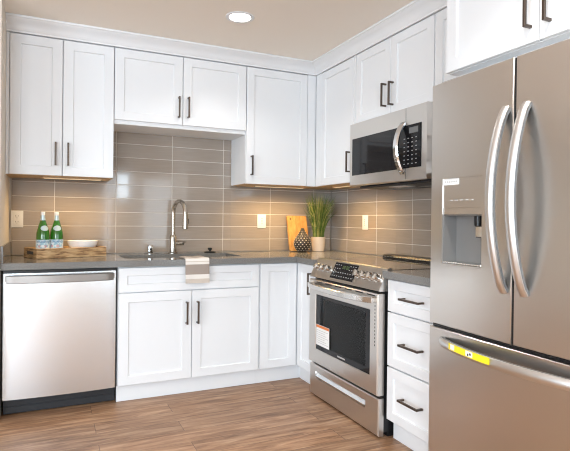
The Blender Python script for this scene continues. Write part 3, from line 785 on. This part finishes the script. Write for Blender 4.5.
# ------------------------------------------------------------------ microwave
t = thing('microwave', 'stainless over-the-range microwave with black door window', 'microwave', FLoc(FR, 1.29, .2, 1.42))
B0, B1, MZ0, MZ1, MD = .913, 1.677, 1.432, 1.8605, .386
MB(FR).box(B0+.004, B1-.002, .008, .345, MZ0-.006, MZ1-.001).build('body', 'steel_hi', t, smooth=False)
MB(FR).box(B0+.02, B1-.02, .02, .32, MZ0-.022, MZ0-.0065, .004).build('underside', 'blackp', t, label='black vented underside')
m = MB(FR)
for a in (B0+.06, B1-.34):
    m = MB(FR)
    for k in range(14): m.box(a+.02*k, a+.011+.02*k, .05, .16, MZ0-.024, MZ0-.0222)
    m.build('grease_filter', 'grey', t, smooth=False)
MB(FR).box(1.2, 1.36, .2, .28, MZ0-.0245, MZ0-.0222).build('cooktop_light', 'whitep', t)
MB(FR).prism([(.345, MZ0), (.36, MZ0-.008), (MD-.004, MZ0-.006), (MD, MZ0), (MD, MZ1-.003), (MD-.004, MZ1-.001), (.345, MZ1-.001)], B0, B1, 'a').build('front_frame', 'steel', t)
MB(FR).box(B0+.030, 1.635, MD-.002, MD+.003, 1.498, 1.752, .0015).build('glass_front', 'blackg', t)
gl = MB(FR).box(.962, 1.375, MD+.0031, MD+.0042, 1.522, 1.734).build('door_window', 'blackg', t, smooth=False)
cp = MB(FR).box(1.468, 1.628, MD+.0031, MD+.0045, 1.504, 1.746).build('control_pad', 'blackg', t, smooth=False)
m = MB(FR)
for r_ in range(7):
    for k in range(4): a = 1.488+.034*k; z = 1.52+.025*r_; MB(FR).box(a, a+.012, MD+.0045, MD+.0052, z, z+.005).build('button', 'grey', cp, smooth=False)
MB(FR).box(1.535, 1.612, MD+.0045, MD+.0052, 1.70, 1.734).build('clock_display', 'dgrey', cp, smooth=False)
MB(FR).box(1.4985, 1.501, MD-.001, MD+.0006, MZ0+.001, MZ1-.004).build('door_seam', 'black', t, smooth=False)
m = MB(FR)
pts = [(1.482, MD+.005+.052*math.sin(PI*k/22)**.75, 1.470+.30*k/22) for k in range(23)]
m.sweep(pts, [(-.015, -.010), (.015, -.010), (.019, 0), (.012, .009), (-.012, .009), (-.019, 0)], (1, 0, 0))
m.build('door_handle', 'chrome', t)

# ------------------------------------------------------------------ refrigerator
t = thing('refrigerator', 'large stainless french-door refrigerator with bottom freezer', 'refrigerator', FLoc(FR, 2.56, .37, 0))
R0, R1, RD = 2.134, 2.975, .755
MB(FR).box(R0+.006, R1-.006, .03, .665, .012, 1.77, .004).build('body', 'grey', t)
MB(FR).box(R0+.01, R1-.01, .60, .70, .004, .048).build('base_grille', 'blackp', t)
for a in (R0+.02, R1-.13): MB(FR).box(a, a+.11, .55, .72, 1.771, 1.8, .004).build('hinge_cover', 'grey', t)
def bow(a): return RD+.010*(1-((a-2.5625)/.4125)**2)-.008
def fdoor(a0, a1, z0, z1, hole=None):
    """door with a gently bowed steel face; hole = (a0, a1, z0, z1) a rectangular recess opening"""
    m = MB(FR); e = .0025
    al = sorted(set([a0, a0+e, a1-e, a1]+([hole[0], hole[1]] if hole else [])+[a0+(a1-a0)*k/10 for k in range(1, 10)]))
    zl = [z0, z0+e, z1-e, z1]
    if hole: zl = sorted(zl+[hole[2], hole[3]])
    def dd(a, z): return bow(a)-(e if (a in (a0, a1) or z in (z0, z1)) else 0)
    V = {(a, z): m.verts([(a, dd(a, z), z)])[0] for a in al for z in zl}
    K = {(a, z): m.verts([(a, .672, z)])[0] for a in al for z in zl}
    def inh(i, j): return hole and hole[0]-1e-6 <= al[i] and al[i+1] <= hole[1]+1e-6 and hole[2]-1e-6 <= zl[j] and zl[j+1] <= hole[3]+1e-6
    for i in range(len(al)-1):
        for j in range(len(zl)-1):
            q = [(al[i], zl[j]), (al[i+1], zl[j]), (al[i+1], zl[j+1]), (al[i], zl[j+1])]
            m.face([K[p] for p in q])
            if inh(i, j): continue
            m.face([V[p] for p in q])
    for i in range(len(al)-1):
        for z in (z0, z1): m.face([V[(al[i], z)], V[(al[i+1], z)], K[(al[i+1], z)], K[(al[i], z)]])
    for j in range(len(zl)-1):
        for a in (a0, a1): m.face([V[(a, zl[j])], V[(a, zl[j+1])], K[(a, zl[j+1])], K[(a, zl[j])]])
    return m
H = (2.205, 2.427, 1.000, 1.372)
ld = fdoor(R0, 2.5595, .738, 1.785, H).build('left_door', 'steel', t)
MB(FR).box(2.5600, 2.5690, .6655, .752, .74, 1.782).build('door_gap_shade', 'black', t, label='black strip standing for shade in the door gap', smooth=False)  # added strip blackens the gap between the doors as shade would
MB(FR).box(R0+.01, R1-.01, .6655, .735, .7225, .7375).build('drawer_gap_shade', 'black', t, label='black strip standing for shade above the freezer drawer', smooth=False)  # added strip, black in place of shade over the freezer drawer
rd = fdoor(2.5695, R1, .738, 1.785).build('right_door', 'steel', t)
fz = fdoor(R0, R1, .052, .722).build('freezer_drawer', 'steel', t)
# dispenser: bezel, touch panel, cavity, spout, paddle, drip tray
ds = MB(FR)
d1 = bow(2.3)-.0015
for q in ((H[0]+.0005, H[0]+.006, H[2]+.0005, H[3]-.0005), (H[1]-.006, H[1]-.0005, H[2]+.0005, H[3]-.0005), (H[0]+.006, H[1]-.006, H[3]-.006, H[3]-.0005), (H[0]+.006, H[1]-.006, H[2]+.0005, H[2]+.006)): ds.box(q[0], q[1], .68, d1+.003, q[2], q[3])
disp = ds.build('dispenser', 'steel', ld, smooth=False)
MB(FR).box(H[0]+.0062, H[1]-.0062, .70, d1-.001, 1.243, H[3]-.0062).build('touch_panel', 'steel', disp, smooth=False)
m = MB(FR)
for k in range(5): m.box(2.25+.028*k, 2.265+.028*k, d1-.001, d1, 1.272, 1.276)
m.build('touch_icons', 'lgrey', disp, smooth=False)
m = MB(FR)
m.box(H[0]+.0062, H[1]-.0062, .6735, .680, H[2]+.0062, 1.2425).box(H[0]+.0062, H[0]+.009, .680, d1-.002, H[2]+.0062, 1.2425).box(H[1]-.009, H[1]-.0062, .680, d1-.002, H[2]+.0062, 1.2425)
m.build('cavity', 'dgrey2', disp, smooth=False)
MB(FR).prism([(.70, 1.2425), (d1-.002, 1.2425), (d1-.002, 1.215), (d1-.012, 1.208), (.70, 1.225)], H[0]+.0095, H[1]-.0095, 'a').build('canopy', 'steel', disp, smooth=False)
MB(FR).lathe((2.365, .712, 1.165), [(.012, 0), (.016, .004), (.018, .05)], 18).build('spout', 'black', disp)
MB(FR).box(2.335, 2.395, .690, .700, 1.12, 1.19, .003).build('paddle', 'chrome', disp)
MB(FR).box(H[0]+.01, H[1]-.01, .681, d1+.001, H[2]+.0065, H[2]+.014, .002).build('drip_tray', 'steel_hi', disp)
ls = MB(FR).box(2.214, 2.300, d1-.0008, d1-.0002, 1.339, 1.3655).build('paper_label', 'paper', ld, label='small white paper label', smooth=False)
m = MB(FR)
for k in range(6): m.box(2.221+.012*k, 2.230+.012*k, d1-.0002, d1+.0002, 1.349, 1.356)
m.build('print_marks', 'lgrey', ls, smooth=False)
def bowed_handle(F, pts, side, parent, w=.017, h=.009):
    hd = MB(F).sweep(pts, [(-w, -h*.1), (w, -h*.1), (w*.92, h*.35), (w*.55, h*.9), (0, h*1.1), (-w*.55, h*.9), (-w*.92, h*.35)], side).build('handle', 'steel_hdl', parent)
    MB(F).sweep(pts, [(-w*.97, -h*1.3), (w*.97, -h*1.3), (w*.97, -h*.12), (-w*.97, -h*.12)], side).build('added_handle_backing', 'dgrey', hd, label='dark grey strip added behind the handle to darken its reflection')  # dark part added so the door mirrors a dark handle back
    return hd
for a, par in ((2.530, ld), (2.616, rd)):
    bowed_handle(FR, [(a, bow(a)+.004+.074*math.sin(PI*k/28)**.7, .925+.682*k/28) for k in range(29)], (1, 0, 0), par)
hh = bowed_handle(FR, [(2.215+.695*k/28, bow(2.215+.695*k/28)+.004+.062*math.sin(PI*k/28)**.6, .672) for k in range(29)], (0, 0, -1), fz, .019)
# energy sticker bent along the handle
def on_handle(a): f = (a-2.215)/.695; return bow(a)+.004+.062*math.sin(PI*f)**.6
def strip(a0, a1, z0, z1, e, n=14):
    m = MB(FR); P = None
    for k in range(n+1):
        a = a0+(a1-a0)*k/n; d = on_handle(a)+.0104+e; cur = m.verts([(a, d, z0), (a, d, z1)])
        bk = m.verts([(a, d-.0003, z0), (a, d-.0003, z1)])
        if P: m.face([P[0][0], cur[0], cur[1], P[0][1]]); m.face([P[1][0], P[1][1], bk[1], bk[0]])
        P = (cur, bk)
    return m
sk = strip(2.312, 2.54, .666, .692, .0006).build('yellow_sticker', 'yellow', hh, label='bright yellow energy sticker')
strip(2.324, 2.352, .669, .690, .001, 4).build('white_patch', 'paper', sk); strip(2.42, 2.458, .669, .690, .001, 4).build('white_patch', 'paper', sk)
strip(2.430, 2.437, .671, .680, .0014, 2).build('print_mark', 'print', sk); strip(2.441, 2.450, .676, .684, .0014, 2).build('print_mark', 'print', sk)

# ------------------------------------------------------------------ lamps
def downlight(x, y, label, power=9):
    t = thing('recessed_downlight', label, 'ceiling light', (x, y, CZ-.006), 'recessed ceiling lights')
    MB().lathe((x, y, CZ-.006), [(.062, .003), (.066, 0), (.083, .001), (.086, .0055), (.06, .0055)], 40).build('trim_ring', 'trimw', t)
    MB().lathe((x, y, CZ-.004), [(.061, 0), (.0605, .003), (.001, .003)], 40).build('lens', 'lamp', t, label='glowing lens')
    l = bpy.data.lights.new('downlight_beam', 'AREA'); l.shape = 'DISK'; l.size = .12; l.energy = power; l.color = (1, .965, .92); l.spread = math.radians(130)
    o = bpy.data.objects.new('downlight_beam', l); C.objects.link(o); o.parent = t; o.location = (0, 0, -.004)
downlight(-1.19, -.96, 'round glowing recessed downlight in the beige ceiling', 4)
for x, y in ((-1.19, -2.9), (-3.3, -2.9), (-3.3, -5.0), (-1.19, -5.0), (-4.3, -.6), (-4.3, 1.3)):  # last one added in the hall to brighten walls mirrored by the refrigerator
    downlight(x, y, 'round recessed ceiling downlight added beyond the edge of the view')
def led_bar(F, a0, a1, d, label, power):
    t = thing('under_cabinet_light', label, 'light', FLoc(F, (a0+a1)/2, d, UB-.012), 'under-cabinet lights')
    MB(F).box(a0, a1, d-.014, d+.014, UB-.009, UB-.0004, .001).build('housing', 'under', t)
    MB(F).box(a0+.01, a1-.01, d-.010, d+.010, UB-.0115, UB-.0092).build('diffuser', 'led', t, label='warm glowing diffuser')
    for k in range(5):
        l = bpy.data.lights.new('led_glow', 'SPOT'); l.energy = power*4/5; l.color = (1, .66, .28); l.spot_size = math.radians(165); l.spot_blend = 1; l.shadow_soft_size = .008
        o = bpy.data.objects.new('led_glow', l); C.objects.link(o); o.parent = t
        q = (k/4-.5)*(a1-a0-.04)*W; o.location = (0, -q, -.003) if F is FR else (q, 0, -.003)
led_bar(FB, -2.25, -1.89, .22, 'slim warm light bar under the tall left wall cabinet', 2.5)
led_bar(FB, -.80, -.38, .22, 'slim warm light bar under the cabinet above the cutting board', 4.6)
led_bar(FR, .42, .84, .22, 'slim warm light bar under the corner cabinet beside the microwave', 3.4)

for o in S.objects:
    if '_o' in o: del o['_o']
S.cycles.filter_width = 1.1; S.cycles.max_bounces = 10; S.cycles.diffuse_bounces = 5; S.cycles.glossy_bounces = 5; S.cycles.sample_clamp_indirect = 8
